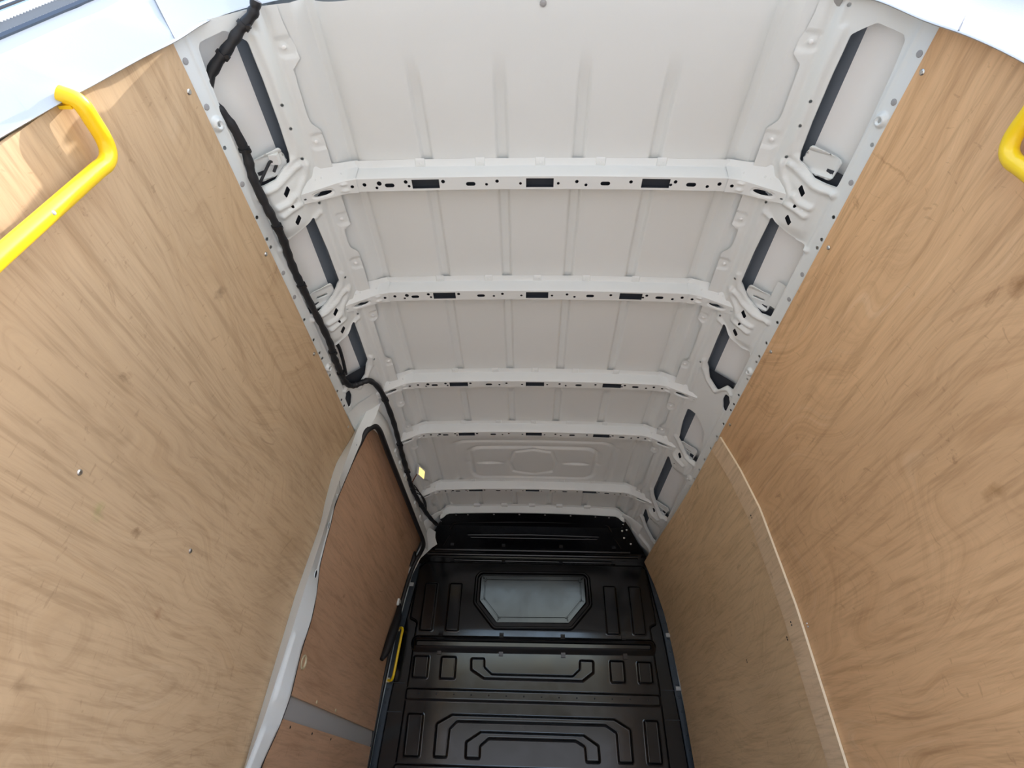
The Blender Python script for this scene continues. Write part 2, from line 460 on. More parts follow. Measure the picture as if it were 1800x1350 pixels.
OVAL = [(1.757,.238),(1.752,.262),(1.775,.274),(1.838,.276),(1.839,.254),(1.795,.238)]
S_4 = [(1.968,.119),(1.974,.159),(2.012,.197),(2.057,.23),(2.11,.243),(2.20,.258),(2.296,.260),(2.303,.225),(2.287,.199),(2.243,.166),(2.205,.131),(2.072,.120)]
S_5 = [(2.378,.119),(2.43,.160),(2.469,.192),(2.482,.253),(2.60,.256),(2.714,.253),(2.95,.260),(2.965,.219),(2.93,.184),(2.832,.130),(2.777,.117)]
S_6 = [(3.014,.116),(3.078,.157),(3.128,.204),(3.13,.24),(3.155,.255),(3.309,.257),(3.318,.238),(3.232,.169),(3.133,.120)]
SQ = [(.850,.180),(.945,.179),(1.333,.175),(1.426,.174)]
SQ_R = SQ+[(2.318,.174),(2.413,.172),(2.969,.167),(3.066,.172)]
RH = [.676,.88,.954,.983,1.289,1.391,1.462,1.493,1.594,1.696,1.757,1.799]
RH_R = RH+[1.90,2.0,2.10,2.20,2.30,2.395,2.47,2.50,2.60,2.70,2.80,2.90,2.99,3.07,3.17,3.27,3.37]
GREYH = [.476,.576,.778,1.084,1.186]
SMALL = [(.425,.104),(.631,.107),(.693,.106),(.781,.103),(.895,.181),(.924,.098),(1.218,.098),(1.377,.176),(1.395,.098),(1.66,.095)]
RIMS = [  # raised rims and swages of the gussets: polyline, width, height
    ([(.805,.25),(.812,.205),(.800,.165),(.770,.115),(.735,.108),(.55,.108),(.47,.112)], .014, .006),
    ([(.830,.262),(.826,.205),(.806,.15),(.796,.12)], .016, .012),
    ([(.955,.105),(.985,.160),(1.005,.205),(1.012,.268)], .012, .007),
    ([(.872,.165),(.885,.185),(.888,.22)], .016, .010), ([(.90,.152),(.905,.185),(.915,.215)], .016, .011),
    ([(.800,.095),(.835,.112),(.872,.150),(.895,.158)], .014, .008),
    ([(1.30,.255),(1.302,.205),(1.283,.160),(1.250,.118),(1.20,.105)], .014, .006),
    ([(1.318,.262),(1.314,.205),(1.296,.15),(1.272,.113)], .016, .012),
    ([(1.415,.100),(1.448,.150),(1.478,.195),(1.496,.25)], .012, .007),
    ([(1.352,.160),(1.365,.182),(1.368,.215)], .015, .010), ([(1.38,.150),(1.388,.182),(1.398,.212)], .016, .011),
    ([(1.265,.095),(1.30,.112),(1.340,.148),(1.37,.155)], .014, .008),
    ([(1.640,.105),(1.685,.112),(1.735,.145),(1.778,.195),(1.745,.215),(1.725,.235),(1.735,.26)], .013, .009),
]
RIMS_R = RIMS+[
    ([(2.205,.118),(2.26,.158),(2.305,.20),(2.318,.255)], .015, .010), ([(2.345,.15),(2.36,.18),(2.372,.21)], .016, .011),
    ([(2.78,.105),(2.85,.122),(2.95,.180),(2.985,.22),(2.975,.26)], .015, .010), ([(3.0,.15),(3.02,.18),(3.03,.21)], .016, .011),
    ([(3.14,.108),(3.24,.158),(3.335,.235),(3.33,.262)], .015, .010), ([(3.36,.09),(3.40,.15),(3.44,.22),(3.48,.27)], .02, .014)]
GUSS = [(.815, .985), (1.30, 1.475), (2.31, 2.46), (2.97, 3.10)]
BOSS = [(.508, .056), (.748, .050), (1.002, .047), (1.18, .047), (1.435, .044), (1.71, .040), (2.01, .044), (2.21, .046), (2.40, .044), (2.87, .044)]
BOLT = [(.620, .285), (1.556, .287)]
def relief(y, t, rims, s):
    h = 0
    for pl, w_, hh in rims:
        d = poly_d(y, t, pl) if (min(p[0] for p in pl)-w_ < y < max(p[0] for p in pl)+w_) else 9
        if d < w_: h = max(h, hh*bump(d, w_))
    for a, b in GUSS:
        if a-.03 < y < b+.03 and (s > 0 or b < 1.9):
            h += .013*sstep(a-.02, a+.03, y)*(1-sstep(b-.03, b+.02, y))*sstep(.10, .17, t)*(1-sstep(.225, .262, t))
    h += .004*bump(abs(t-.098), .013)                       # long soft crease
    h += -.006*bump(abs(t-.075), .016)
    for by, bt in BOSS:
        q = ring_rr(y-by, t-bt+.008, .021, .024, .012)
        h += -.0035*(1-sstep(-.003, .004, q))
        d = math.hypot(y-by, t-bt)
        h += .0022*(1-sstep(.006, .009, d))
    for by, bt in BOLT+([(2.43, .268)] if s > 0 else []):
        d = math.hypot((y-by), (t-bt)*1.15)
        h += .011*(1-sstep(.010, .021, d)) - .006*(1-sstep(.004, .010, d))
    h += .0025*bump(abs(t-.265), .008)
    return h
def cove_rail(s, nm):
    left = s < 0
    ys0 = .419 if left else .401
    el = edge_line(ys0)
    if left:
        end = [(3.52, .140), (2.20, .140), (2.06, .148), (1.99, .165), (1.955, .20), (1.945, .31)]
        slots = [S_1, S_2, S_3]; sq = SQ; rh = [v for v in RH]; rims = RIMS
    else:
        end = [(3.52, .31)]; slots = [S_1, S_2, S_3, S_4, S_5, S_6]; sq = SQ_R; rh = RH_R; rims = RIMS_R
    out = fillet(el+end+[(ys0, .31)], .003, 3)
    out = resample(out, .012)
    holes = [resample(fillet(p, .012, 4), .008) for p in slots]
    holes.append(resample(fillet(OVAL, .012, 4), .008))
    holes += [resample(fillet([(y-.017, t-.007), (y-.002, t-.011), (y+.018, t+.007), (y+.003, t+.011)], .003, 3), .006) for y, t in sq]
    holes += [circ(y, .294, .0055, 8) for y in rh]
    holes += [circ(y, t, .0045, 8) for y, t in SMALL]
    holes += [slot(y, t, .006, .0038, 4) for y, t in BOLT]
    gyl = sorted(set(rng(ys0+.004, 2.12, .0052)+rng(2.125, 3.52, .0075)+[y+d for y, _ in BOLT for d in rng(-.024, .024, .003)]))
    gtl = rng(.0, .255, .0055)+rng(.259, .309, .0036)
    v, f = sheet(out, holes, gyl, gtl,
                 lambda y, t: cove(y, t, relief(y, t, rims, s), s))
    o = setp(obj(nm, v, f, M_paint, sharp=80), kind='structure')
    mb = MB()
    for h in holes[:len(slots)+1]: mb.grid([[cove(y, t, relief(y, t, rims, s), s) for y, t in h], [cove(y, t, relief(y, t, rims, s)-.006, s) for y, t in h]], True)
    mb.build('slot_lip', M_paint, o, sharp=60)
    for y in GREYH:
        mb = MB(); c = Vector(cove(y, .292, .0005, s)); nrm = Vector(cove(y, .292, .02, s))-Vector(cove(y, .292, 0, s))
        mb.disc(c, nrm, .0075, .0012, 10, .8); mb.build('plug', M_plug, o)
    for y, t in BOSS[:8 if left else 10]:
        mb = MB(); hh = relief(y, t, rims, s); c = Vector(cove(y, t, hh, s)); nrm = Vector(cove(y, t, .02, s))-Vector(cove(y, t, 0, s))
        mb.disc(c, nrm, .0055, .0022, 10, .6); mb.build('spot_weld', M_skin, o)
    # dark sheet inside each double-skinned gusset, colouring in the shade of its cavity
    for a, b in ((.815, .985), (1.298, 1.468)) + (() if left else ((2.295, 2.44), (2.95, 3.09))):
        mb = MB(); mb.grid([[cove(y, t, -.010, s) for t in rng(.150, .205, .011)] for y in rng(a, b, .02)]); mb.build('gusset_shade', M_inner, o)
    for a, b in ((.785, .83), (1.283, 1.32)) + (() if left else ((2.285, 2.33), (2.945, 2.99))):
        mb = MB(); mb.grid([[cove(y, t, -.018, s) for t in rng(.165, .262, .011)] for y in (a, b)]); mb.build('slot_end_shade', M_inner, o)  # dark patch painting the shadow triangle under each tab bracket
    mb = MB(); mb.grid([[cove(y, t, -.012, s) for t in rng(.222, .290, .008)] for y in (1.735, 1.80, 1.862)]); mb.build('gusset_shade', M_inner, o)  # dark sheet colouring in the shade behind the oval hole
    mb = MB(); mb.grid([[cove(y, t, -.020, s) for t in rng(.128, .245, .009)] for y in (1.695, 1.735, 1.78)]); mb.build('slot_end_shade', M_inner, o)  # dark patch painting the shade at the third slot's front end
    # folded tab brackets standing behind the slots
    tabs = [(.745, .806, 0), (1.232, 1.300, 1)] if left else [(.745, .806, 0), (1.232, 1.300, 1), (2.23, 2.32, 1), (2.885, 2.975, 1)]
    for y0, y1, hol in tabs:
        ym = (y0+y1)/2; hy = (y1-y0)/2
        o2 = fillet([(y0-.012, .150), (y1-.004, .140), (y1+.006, .232), (y0+.010, .240)], .010, 4)
        hs = [[(a+.0, b) for a, b in [(ym+q*.35, .192+p) for p, q in slot(0, 0, .021, .009, 5)]]] if hol else []
        hs = [h if area(h) > 0 else h[::-1] for h in hs]
        def tf(y, t, y0=y0, y1=y1):
            e = min(y-y0+.004, y1-y, .236-t)
            return cove(y, t, -.012-.10*(t-.15)+.008*(1-sstep(.002, .010, e)), s)
        v, f = sheet(resample(o2, .008), hs, rng(y0-.01, y1+.01, .006), rng(.14, .24, .006), tf)
        b = obj('tab_bracket', v, f, M_paint, o); solid(b, .003, 1 if left else -1)
    return o
railL = cove_rail(-1, 'trim_1')
railR = cove_rail(1, 'trim_2')
# pinched strip on the outer skin behind the right rail
mb = MB()
mb.grid([[cove(y, t, -.012, 1) for t in (.225, .235, .245, .256)] for y in rng(1.17, 1.27, .02)])
mb.build('skin_tab', M_paint, railR)

# ------------------------------------------------------------------ roof bows
BOWS = [(.858, 2.086), (1.319, 2.098), (1.855, 2.098), (2.272, 2.098), (2.905, 2.098)]
RECT = [-.343, 0, .343]
def bow_holes():
    h = []
    for x in RECT: h.append(rect(x, .022, .041, .0145))
    for x in (-.452, -.2075, .195, .447): h.append(slot(x, .024, .0145, .0062, 5))
    for x, y, r in ((-.527,.020,.006),(-.482,.017,.0075),(-.492,.031,.0045),(-.402,.014,.006),(-.394,.028,.0045),(-.290,.015,.006),(-.16,.026,.0045),(-.128,.016,.0055),
                    (-.058,.024,.0045),(.055,.024,.0045),(.11,.018,.0055),(.138,.029,.0048),(.27,.018,.0055),(.388,.026,.0045),(.400,.016,.0055),(.495,.029,.005),(.528,.020,.006)):
        h.append(circ(x, y, r, 8))
    return h
def bow_sec(u):   # profile from flange over the rear face and bottom to the front lip
    return [(-.028, .0515), (-.026, .0505), (-.009, .049), (-.0065, .047), (-.001, .003), (.0015, .0)]
TABX = [-.36, -.18, 0, .18, .36]
def make_bow(y, z, label):
    t = thing('roof_bow', (0, y, z), label, 'roof bow', 'roof bows across the ceiling')
    mb = MB(); gx = sorted(set([round(v, 4) for v in rng(-.555, .555, .03)]+[round(c+d, 4) for c in TABX for d in (-.0155, -.013, .013, .0155)]))
    def fl(x, k):
        a, b = bow_sec(0)[k]
        if k in (1, 2):
            for c in TABX:
                if abs(x-c) < .0135: b -= .0028
        if k == 0:
            for c in TABX:
                if abs(x-c) < .0135: a -= .003
        return (x, y+a, z+b+crown(x))
    mb.grid([[fl(x, k) for x in gx] for k in range(6)])
    v, f = sheet(resample([(-.555, .0015), (.555, .0015), (.555, .043), (-.555, .043)], .02), bow_holes(), rng(-.555, .555, .03), rng(.002, .043, .01),
                 lambda x, q: (x, y+q, z+crown(x)))
    mb.add(v, f)
    mb.grid([[(x, y+.043, z+crown(x)) for x in gx], [(x, y+.046, z+.050+crown(x)) for x in gx]])
    for c in TABX:
        mb.disc((c, y-.017, z+.0475+crown(c)), (0, -.2, -1), .0045, .0012, 8, .7)
    b = mb.build('beam', M_paint, t)
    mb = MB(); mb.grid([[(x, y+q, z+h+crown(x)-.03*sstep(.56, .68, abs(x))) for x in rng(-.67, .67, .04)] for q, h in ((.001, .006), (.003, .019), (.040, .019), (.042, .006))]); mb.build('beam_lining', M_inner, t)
    for s in (-1, 1):
        # end bracket: the hat section opens into a triangular plate lapping the cove
        mb = MB()
        def st(u):
            x = .548+(.706-.548)*u
            zz = z-.001+lerp(u, [(0, 0), (.2, -.004), (.33, -.012), (.68, -.036), (1, -.057)])
            y0 = y-.001+lerp(u, [(0, 0), (.33, .004), (.7, .010), (1, .016)]); y1 = y+.0445+.003*sstep(.3, 1, u)
            zr = 2.098+lerp(u, [(0, .056), (.2, .032), (.33, .012), (.68, -.012), (.85, -.028), (1, -.050)])
            if u < .3: zr += (z-2.098)*(1-u/.3)
            yf = y+lerp(u, [(0, -.028), (.2, -.031), (.4, -.038), (.68, -.041), (.78, -.036), (1, -.006)])
            return x, zz, y0, y1, zr, yf
        rows = [[] for _ in range(6)]
        us = rng(0, 1, .05)
        for u in us:
            x, zz, y0, y1, zr, yf = st(u)
            for k, (yy, z2) in enumerate([(yf, zr+.001), (yf+.018*(1-.3*u), zr-.0065), (y0-.001, zz+.003), (y0+.003, zz-.0005), (y1, zz-.0005), (y1+.004, max(zz+.03, cove(y1, .03+.115*u, 0, 1)[2]+.004))]):
                if k == 3 or k == 4: continue
                rows[k].append((s*x, yy, z2))
        mb.grid([rows[0], rows[1], rows[2]])
        hl = [[(a, b) for a, b in slot(.63, .50, .165, .20, 6)], circ(.10, .5, .035, 8, .12), circ(.94, .55, .026, 8, .09)]
        def bf(u, q):
            x, zz, y0, y1, zr, yf = st(u)
            h = 0
            for qq in (.22, .74): h += .005*bump(math.hypot((u-.24)*1.0/.09, (q-qq)/.2), 1)
            d = math.hypot(max(0, abs(u-.63)-.11)/.075, (q-.50)/.25)
            h -= .003*(1-sstep(.9, 1.25, d)) if d < 1.3 else 0
            return (s*x, y0+.002+(y1-y0-.002)*q, zz-.0005-h)
        v, f = sheet(resample([(0, 0), (1, 0), (1, 1), (0, 1)], .05), [hl[0]]+hl[1:], rng(0, 1, .025), rng(0, 1, .07), bf)
        mb.add(v, f)
        mb.grid([[bf(u, 1) for u in us], rows[5]])
        mb.grid([rows[2], [bf(u, 0) for u in us]])
        x1, z1, ya, yb, zr1, yf1 = st(1)
        mb.grid([[(s*x1, ya, z1), (s*x1, yb, z1)], [(s*(x1+.010), ya+.002, z1+.010), (s*(x1+.008), yb, z1+.012)]])
        for (u, dy) in ((.28, .012), (.72, .026), (.62, .020)):
            x, zz, y0, y1, zr, yf = st(u)
            pz = zr-.0065+(zz-zr+.0065)*.35; mb.disc((s*x, yf+.018+(y0-yf-.018)*.35, pz-.001), (0, -.6, -.8), .0035, .0008, 8, .8)
        e = mb.build('end_bracket', M_paint, t)
    return t
names = ['white perforated roof bow nearest the rear doors, across the widest part of the view',
         'white perforated roof bow second from the rear doors, between slotted tab brackets',
         'white perforated roof bow third from the rear doors, meeting the sliding door pillar',
         'white perforated roof bow fourth from the rear doors, just behind the ringed embossed roof panel',
         'white perforated roof bow between the embossed roof panel and the black bulkhead']
b0 = make_bow(*BOWS[0], names[0])
for (y, z), nm in list(zip(BOWS, names))[1:]:
    r = b0.copy(); C.objects.link(r); r.location = (0, y, z); r['label'] = nm
    for ch in list(b0.children):
        c = ch.copy(); C.objects.link(c); c.parent = r
# front header bow: only its flange and rear face show above the bulkhead
hb = thing('header_bow', (0, 3.25, 2.098), 'narrow white header rail with weld tabs along the top edge of the black bulkhead', 'roof bow')
mb = MB(); gx = rng(-.60, .60, .02)
def hz(x): return 2.098+crown(x)-.03*sstep(.545, .60, abs(x))
mb.grid([[(x, 3.25+a+(.018*sstep(.545, .60, abs(x))), hz(x)+b) for x in gx] for a, b in [(-.03, .0505), (-.010, .046), (-.001, .004), (.004, 0), (.045, 0), (.05, .05)]])
mb.build('beam', M_paint, hb)
for c in TABX:
    mb = MB(); mb.box((c-.02, 3.215, 2.137+crown(c)), (c+.02, 3.243, 2.150+crown(c))); mb.build('weld_tab', M_paint, hb, smooth=False)
for s in (-1, 1):
    mb = MB()
    mb.grid([[cove(3.222+.3*max(0, t-.03), t, .003, s), cove(3.232+.3*max(0, t-.03), t, .010, s), cove(3.272+1.2*max(0, t-.03), t, .010, s), cove(3.30+1.3*max(0, t-.03), t, -.02, s)] for t in rng(.00, .145, .012)])
    e = mb.build('end_bracket', M_paint, hb)

# ------------------------------------------------------------------ plywood lining
def screw(y, z, s, parent, off=.010, r=.0065):
    x = W(z)-off-(tap0(y, z) if s < 0 else 0); nrm = Vector((-s, 0, (W(z+.02)-W(z-.02))/.04))
    mb = MB(); mb.disc((s*x, y, z), nrm, r, .003, 10, .65); return mb.build('screw', M_steel, parent)
def lining(name, s, y0, y1, z0, z1, m, label, off=.010, th=.009, ycut=None, group=None, taper=None):
    t = thing(name, (s*W(.9), (y0+y1)/2, z0), label, 'panel', group)
    zs = rng(z0, z1, .05); ysl = rng(y0, y1, .1)
    mb = MB()
    def X(y, z, o): return s*(W(z)-o-(taper(y, z) if taper else 0))
    for o in (off, off-th):
        mb.grid([[(X(y, z, o), y, z) for z in zs] for y in ysl])
    for y in (y0, y1): mb.grid([[(X(y, z, o), y, z) for z in zs] for o in (off, off-th)])
    for z in (z0, z1): mb.grid([[(X(y, z, o), y, z) for y in ysl] for o in (off, off-th)])
    mb.build('board', m, t)
    return t, X
def tap0(y, z): return .05*sstep(1.2, 1.975, y)*(1-sstep(1.45, 1.80, z))
pl, XL = lining('plywood_panel', -1, .428, 1.992, .002, 1.912, M_plyL,
     'tan plywood lining sheet on the left wall behind the yellow grab handle', .010, taper=tap0)
for y, z in ((.527,1.895),(.983,1.893),(1.432,1.895),(1.908,1.892),(.927,1.137),(1.359,1.138)): screw(y, z, -1, pl)
pr, XR = lining('plywood_panel', 1, .415, 1.985, .002, 1.912, M_plyR,
     'reddish plywood lining sheet with swirling grain on the right wall near the rear doors', .008)
for y, z in ((.50,1.897),(.954,1.890),(1.395,1.890),(1.856,1.893)): screw(y, z, 1, pr, .008)
for y, z in ((1.936,1.14),(1.936,1.13)): screw(y, z, 1, pr, .008, .003)
tp = lambda y, z: .045*sstep(2.3, 3.6, y)
pf, XF = lining('plywood_panel', 1, 2.02, 3.55, .002, 1.912, M_plyF,
     'dull brown plywood lining sheet on the right wall beside the black bulkhead', .010, taper=tp)
for y, z in ((2.112,1.135),(2.112,1.127),(2.542,1.139),(2.542,1.131)): 
    mb = MB(); mb.disc((XF(y, z, .010), y, z), (-1, 0, 0), .0035, .0015, 8); mb.build('screw', M_black, pf)
# raised cover strip over the joint, its raw edge catching the light
st = thing('joint_strip', (W(.9), 2.02, .002), 'narrow plywood cover strip with a pale raw edge between the two right wall sheets', 'strip')
zs = rng(.002, 1.900, .04)
mb = MB(); ys_ = (1.962, 2.078)
o1, o2 = .017, .010
mb.grid([[(W(z)-o1, 1.962, z) for z in zs], [(W(z)-o1-.001, 2.075, z) for z in zs], [(W(z)-o2, 2.078, z) for z in zs]])
mb.build('board', M_ply_strip, st)
mb = MB(); mb.grid([[(W(z)-o2+.001, 1.962, z) for z in zs], [(W(z)-o1, 1.962, z) for z in zs]])
setp(mb.build('raw_edge', M_edge, st), 'pale bare plywood edge facing the rear doors')
for y, z in ((2.045,1.577),(2.045,1.567),(2.03,1.167),(2.03,1.157)):
    mb = MB(); mb.disc((W(z)-o1-.0008, y, z), (-1, 0, 0), .0035, .0015, 8); mb.build('screw', M_black, st)

# ------------------------------------------------------------------ left side: door pillar, door header, seal, sliding door
RIDGE = [(0, -.875), (.69, -.861), (.82, -.844), (1.05, -.831), (1.236, -.821), (1.39, -.810), (1.56, -.803), (1.68, -.795), (1.89, -.775), (2.0, -.752), (2.05, -.742)]
SEALX = [(0, -.875), (.70, -.855), (.81, -.828), (.892, -.817), (1.038, -.818), (1.136, -.810), (1.221, -.813), (1.333, -.829), (1.432, -.829), (1.58, -.824), (1.715, -.792), (1.815, -.770), (1.915, -.744), (1.95, -.726), (1.975, -.714), (2.05, -.70)]
SEALY = [(1.50, 2.03), (1.70, 1.995), (1.908, 1.965), (2.05, 1.94)]
def tapL(y, z): return .05*sstep(1.2, 1.975, y)*(1-sstep(1.45, 1.80, z))
def pil(z, u):
    """u 0 panel side, 1 ridge, 2 seal edge"""
    rx, sx = lerp(z, RIDGE), lerp(z, SEALX); bx = min(-(W(min(z, 1.9))-.008-tapL(1.97, z)), rx-.012)
    if u <= 1: return (bx+(rx-bx)*u, 1.984+(1.932-1.984)*u)
    u -= 1; return (rx+(sx-rx)*u, 1.932+max(.004, lerp(z, SEALY)-1.932)*u)
PADS = [(.865, 1.075, .005), (.66, .80, .005), (1.30, 1.56, -.005)]
zs = rng(0, 2.05, .012); us = [0, .3, .6, .85, .95, 1.0, 1.06, 1.15, 1.22, 1.3, 1.42, 1.55, 1.68, 1.78, 1.85, 1.92, 2.0]
rows = []
for z in zs:
    row = []
    for u in us:
        x, y = pil(z, u)
        h = 0
        for a, b, hh in PADS:
            e = min(z-a, b-z, (u-1.12)*.09, (1.97-u)*.09)
            h += hh*sstep(-.001, .008, e)
        row.append((x+h, y-h*.4, z))
    x, y = pil(z, 2); row += [(x-.012, y+.010, z), (x-.05, y+.014, z)]
    rows.append(row)
mb = MB(); mb.grid(rows)
pill = setp(mb.build('trim_3', M_paint), kind='structure')
for z, r in ((1.475, .014), (1.285, .014), (1.60, .007), (1.83, .003)):
    x, y = pil(z, 1.55); x2, y2 = pil(z, 1.6)
    mb = MB(); nrm = Vector((y2-y, -(x2-x), 0)); nrm = nrm if nrm.x > 0 else -nrm
    c = Vector((x, y, z)); u_ = Vector((x2-x, y2-y, 0)).normalized()
    ring = lambda rr, hh: [c+nrm.normalized()*hh+u_*math.cos(a)*rr*.8+Vector((0, 0, 1))*math.sin(a)*rr for a in [2*math.pi*k/16 for k in range(16)]]
    mb.grid([ring(r*1.25, .0015), ring(r*1.1, .0035), ring(r, .003)], True); mb.build('hole_rim', M_paint, pill)
    mb = MB(); mb.grid([ring(r, .003), ring(r, .001), ring(r*.2, .0006)], True); mb.fan(ring(r*.2, .0006)); mb.build('hole', M_black, pill)
# bead between the cover ends
mb = MB(); 
mb.tube([Vector((*pil(1.645, u), 1.645-.012*(u-1)))+Vector((.0005, 0, 0)) for u in (1.0, 1.2, 1.5, 1.8, 2.0)], .0012, 6); mb.build('panel_joint', M_plug, pill)

# web joining pillar to rail and header (the fan shaped gusset above the door corner)
mb = MB(); rows = []
for v in rng(0, 1, .05):
    row = []
    a = Vector(cove(1.80+.15*v, .305-.02*v, .001, -1))       # rail side
    b = Vector((*pil(2.05-.16*(1-v)*0, 2), 2.05))
    for u in rng(0, 1, .1):
        p0 = Vector(cove(1.855+.125*v, .30-.165*u, .003+.006*math.sin(math.pi*u), -1))
        row.append(p0)
    rows.append(row)
mb.grid(rows); mb.build('gusset', M_paint, pill)
mb = MB()   # pillar head sweeping into the door header
hd = []
for k in rng(0, 1, .05):
    # corner arc from the pillar top to the header line
    y = 1.932+.22*k*k; 
    top = Vector(cove(y+.02, .136+.05*(1-k)**2, .004, -1))
    zlo = 1.905+.048*math.sin(k*math.pi/2); xlo = lerp(zlo, SEALX)*(1-k)+(-.705)*k; ylo = lerp(zlo, SEALY)-.003+.15*k**2
    mid = top*.55+Vector((xlo, ylo, zlo))*.45+Vector((.012, -.004, -.004))
    hd.append([top, top*.78+mid*.22+Vector((.006, 0, 0)), mid, Vector((xlo+.002, ylo-.004, zlo)), Vector((xlo-.015, ylo+.012, zlo+.004))])
mb.grid(hd); mb.build('pillar_head', M_paint, pill)
# door header: lip hanging from the cove to the seal
mb = MB()
mb.grid([[cove(y, .128, .001, -1), (-.703, y, 2.035), (-.701, y, 1.985), (-.703, y, 1.960), (-.708, y, 1.953), (-.713, y, 1.960), (-.716, y, 2.06)] for y in rng(2.08, 3.53, .08)])
hdr = setp(mb.build('trim_4', M_paint), kind='structure')
for y in (2.3, 2.42, 2.56, 2.9, 3.1):
    mb = MB(); mb.box((-.702, y, 2.0), (-.694, y+.05, 2.02)); b = mb.build('clip', M_paint, hdr, smooth=False)
# front door pillar and corner web beside the bulkhead
mb = MB()
mb.grid([[(-.690, 3.36, 2.052), (-.640, 3.44, 2.045), (-.600, 3.50, 2.02)], [(-.715, 3.44, 1.985), (-.695, 3.50, 1.985), (-.68, 3.535, 1.975)], [(-.762, 3.50, 1.93), (-.755, 3.525, 1.92), (-.75, 3.545, 1.905)], [(-.815, 3.50, 1.80), (-.805, 3.53, 1.78), (-.80, 3.548, 1.77)]])
mb.grid([[(-.695, 3.36, 2.05), (-.72, 3.43, 1.985), (-.765, 3.49, 1.93), (-.82, 3.50, 1.80), (-.89, 3.53, 1.3), (-.905, 3.56, .8), (-.91, 3.6, 0)],
         [(-.715, 3.42, 1.975), (-.735, 3.47, 1.955), (-.785, 3.52, 1.90), (-.845, 3.53, 1.78), (-.93, 3.55, 1.3), (-.95, 3.59, .8), (-.95, 3.62, 0)]])
setp(mb.build('trim_5', M_paint), kind='structure')
# seal: thick bead round the opening
seal = thing('door_seal', (-.80, 1.99, 0), 'black rubber seal running round the sliding door opening on the left', 'seal')
pts = [(lerp(z, SEALX)-.005, lerp(z, SEALY)+.008, z) for z in rng(0, 1.86, .06)]
pts += [(-.748, 1.966, 1.900), (-.733, 1.972, 1.930), (-.718, 1.99, 1.950), (-.711, 2.04, 1.957), (-.711, 2.12, 1.957)]
pts += [(-.711, y, 1.955) for y in rng(2.25, 3.36, .18)]
pts += [(-.722, 3.44, 1.945), (-.745, 3.485, 1.915), (-.775, 3.505, 1.86), (-.806, 3.515, 1.75), (-.835, 3.52, 1.55), (-.862, 3.53, 1.25), (-.885, 3.55, .9), (-.90, 3.58, .5), (-.90, 3.6, 0)]
P = spline(pts, 3); n = len(P)
mb = MB(); mb.tube(P, [.0045+.0085*sstep(1.72, 1.95, q.z) if q.y < 2.1 else .013 for q in P], 10); mb.build('bead', M_rubber, seal)
mb = MB(); mb.tube([(-.790, 3.490, 1.925), (-.782, 3.485, 1.885), (-.80, 3.49, 1.83)], [.014, .017, .012], 10); mb.build('corner_block', M_rubber, seal)

# sliding door seen through the opening
DX = [(0, -.905), (.9, -.885), (1.2, -.878), (1.6, -.850), (1.9, -.800), (2.06, -.760), (2.13, -.742)]
door = thing('sliding_door', (-.90, 2.8, 0), 'closed sliding side door lined with brown plywood above and below a grey rail', 'door')
def dpanel(name, z0, z1, m, o):
    mb = MB(); zz = rng(z0, z1, .05); yy = rng(2.055, 3.53, .2)
    for oo in (o, o-.009): mb.grid([[(lerp(z, DX)+oo, y, z) for z in zz] for y in yy])
    for z in (z0, z1): mb.grid([[(lerp(z, DX)+oo, y, z) for y in yy] for oo in (o, o-.009)])
    return mb.build(name, m, door)
up = dpanel('upper_panel', .917, 2.12, M_plyD, .006)
lo = dpanel('lower_panel', .02, .842, M_plyD, .004)
mb = MB(); zz = rng(.0, 2.1, .1)
mb.grid([[(lerp(z, DX)-.05, y, z) for z in zz] for y in (2.055, 2.8, 3.54)]); mb.build('door_skin', M_skin, door)
mb = MB(); yy = rng(2.055, 3.53, .1)
mb.grid([[(lerp(.93, DX)-.006, y, .93) for y in yy], [(-.889, y, .92) for y in yy], [(-.886, y, .905) for y in yy], [(-.884, y, .86) for y in yy], [(-.888, y, .838) for y in yy], [(-.90, y, .83) for y in yy]])
setp(mb.build('cross_rail', M_grey, door), 'grey painted rail between the plywood panels')
for y in (2.48, 2.75): 
    mb = MB(); mb.disc((lerp(.928, DX)+.006, y, .930), (1, 0, 0), .007, .003, 10); mb.build('screw', M_stub, up)
for y in (2.27, 2.52, 2.78): 
    mb = MB(); mb.disc((lerp(.82, DX)+.004, y, .825), (1, 0, 0), .005, .002, 10); mb.build('screw', M_black, lo)
mb = MB(); c = Vector((lerp(1.03, DX)+.007, 2.225, 1.03))
rg = lambda r, h: [c+Vector((h, math.cos(a)*r, math.sin(a)*r)) for a in [2*math.pi*k/20 for k in range(20)]]
mb.grid([rg(.026, 0), rg(.025, .004), rg(.020, .004), rg(.017, -.004)], True); mb.fan(rg(.017, -.004)); setp(mb.build('finger_pull', M_stub, up), 'cream round finger pull')
# long black handle at the door's leading edge
hp = [(lerp(1.25, DX)+.02, 3.345, 1.245), (lerp(1.3, DX)+.03, 3.375, 1.30), (lerp(1.4, DX)+.034, 3.41, 1.40), (lerp(1.5, DX)+.034, 3.45, 1.50), (lerp(1.58, DX)+.02, 3.48, 1.585)]
mb = MB(); mb.tube(spline(hp, 5), [.012+.016*math.sin(math.pi*min(1, max(0, i/20))) for i in range(21)], 12); setp(mb.build('handle', M_rubber, door), 'long black door handle')
mb = MB(); mb.box((lerp(1.6, DX)+.006, 3.455, 1.575), (lerp(1.6, DX)+.02, 3.50, 1.615)); mb.build('handle_bracket', M_paint, door, smooth=False)

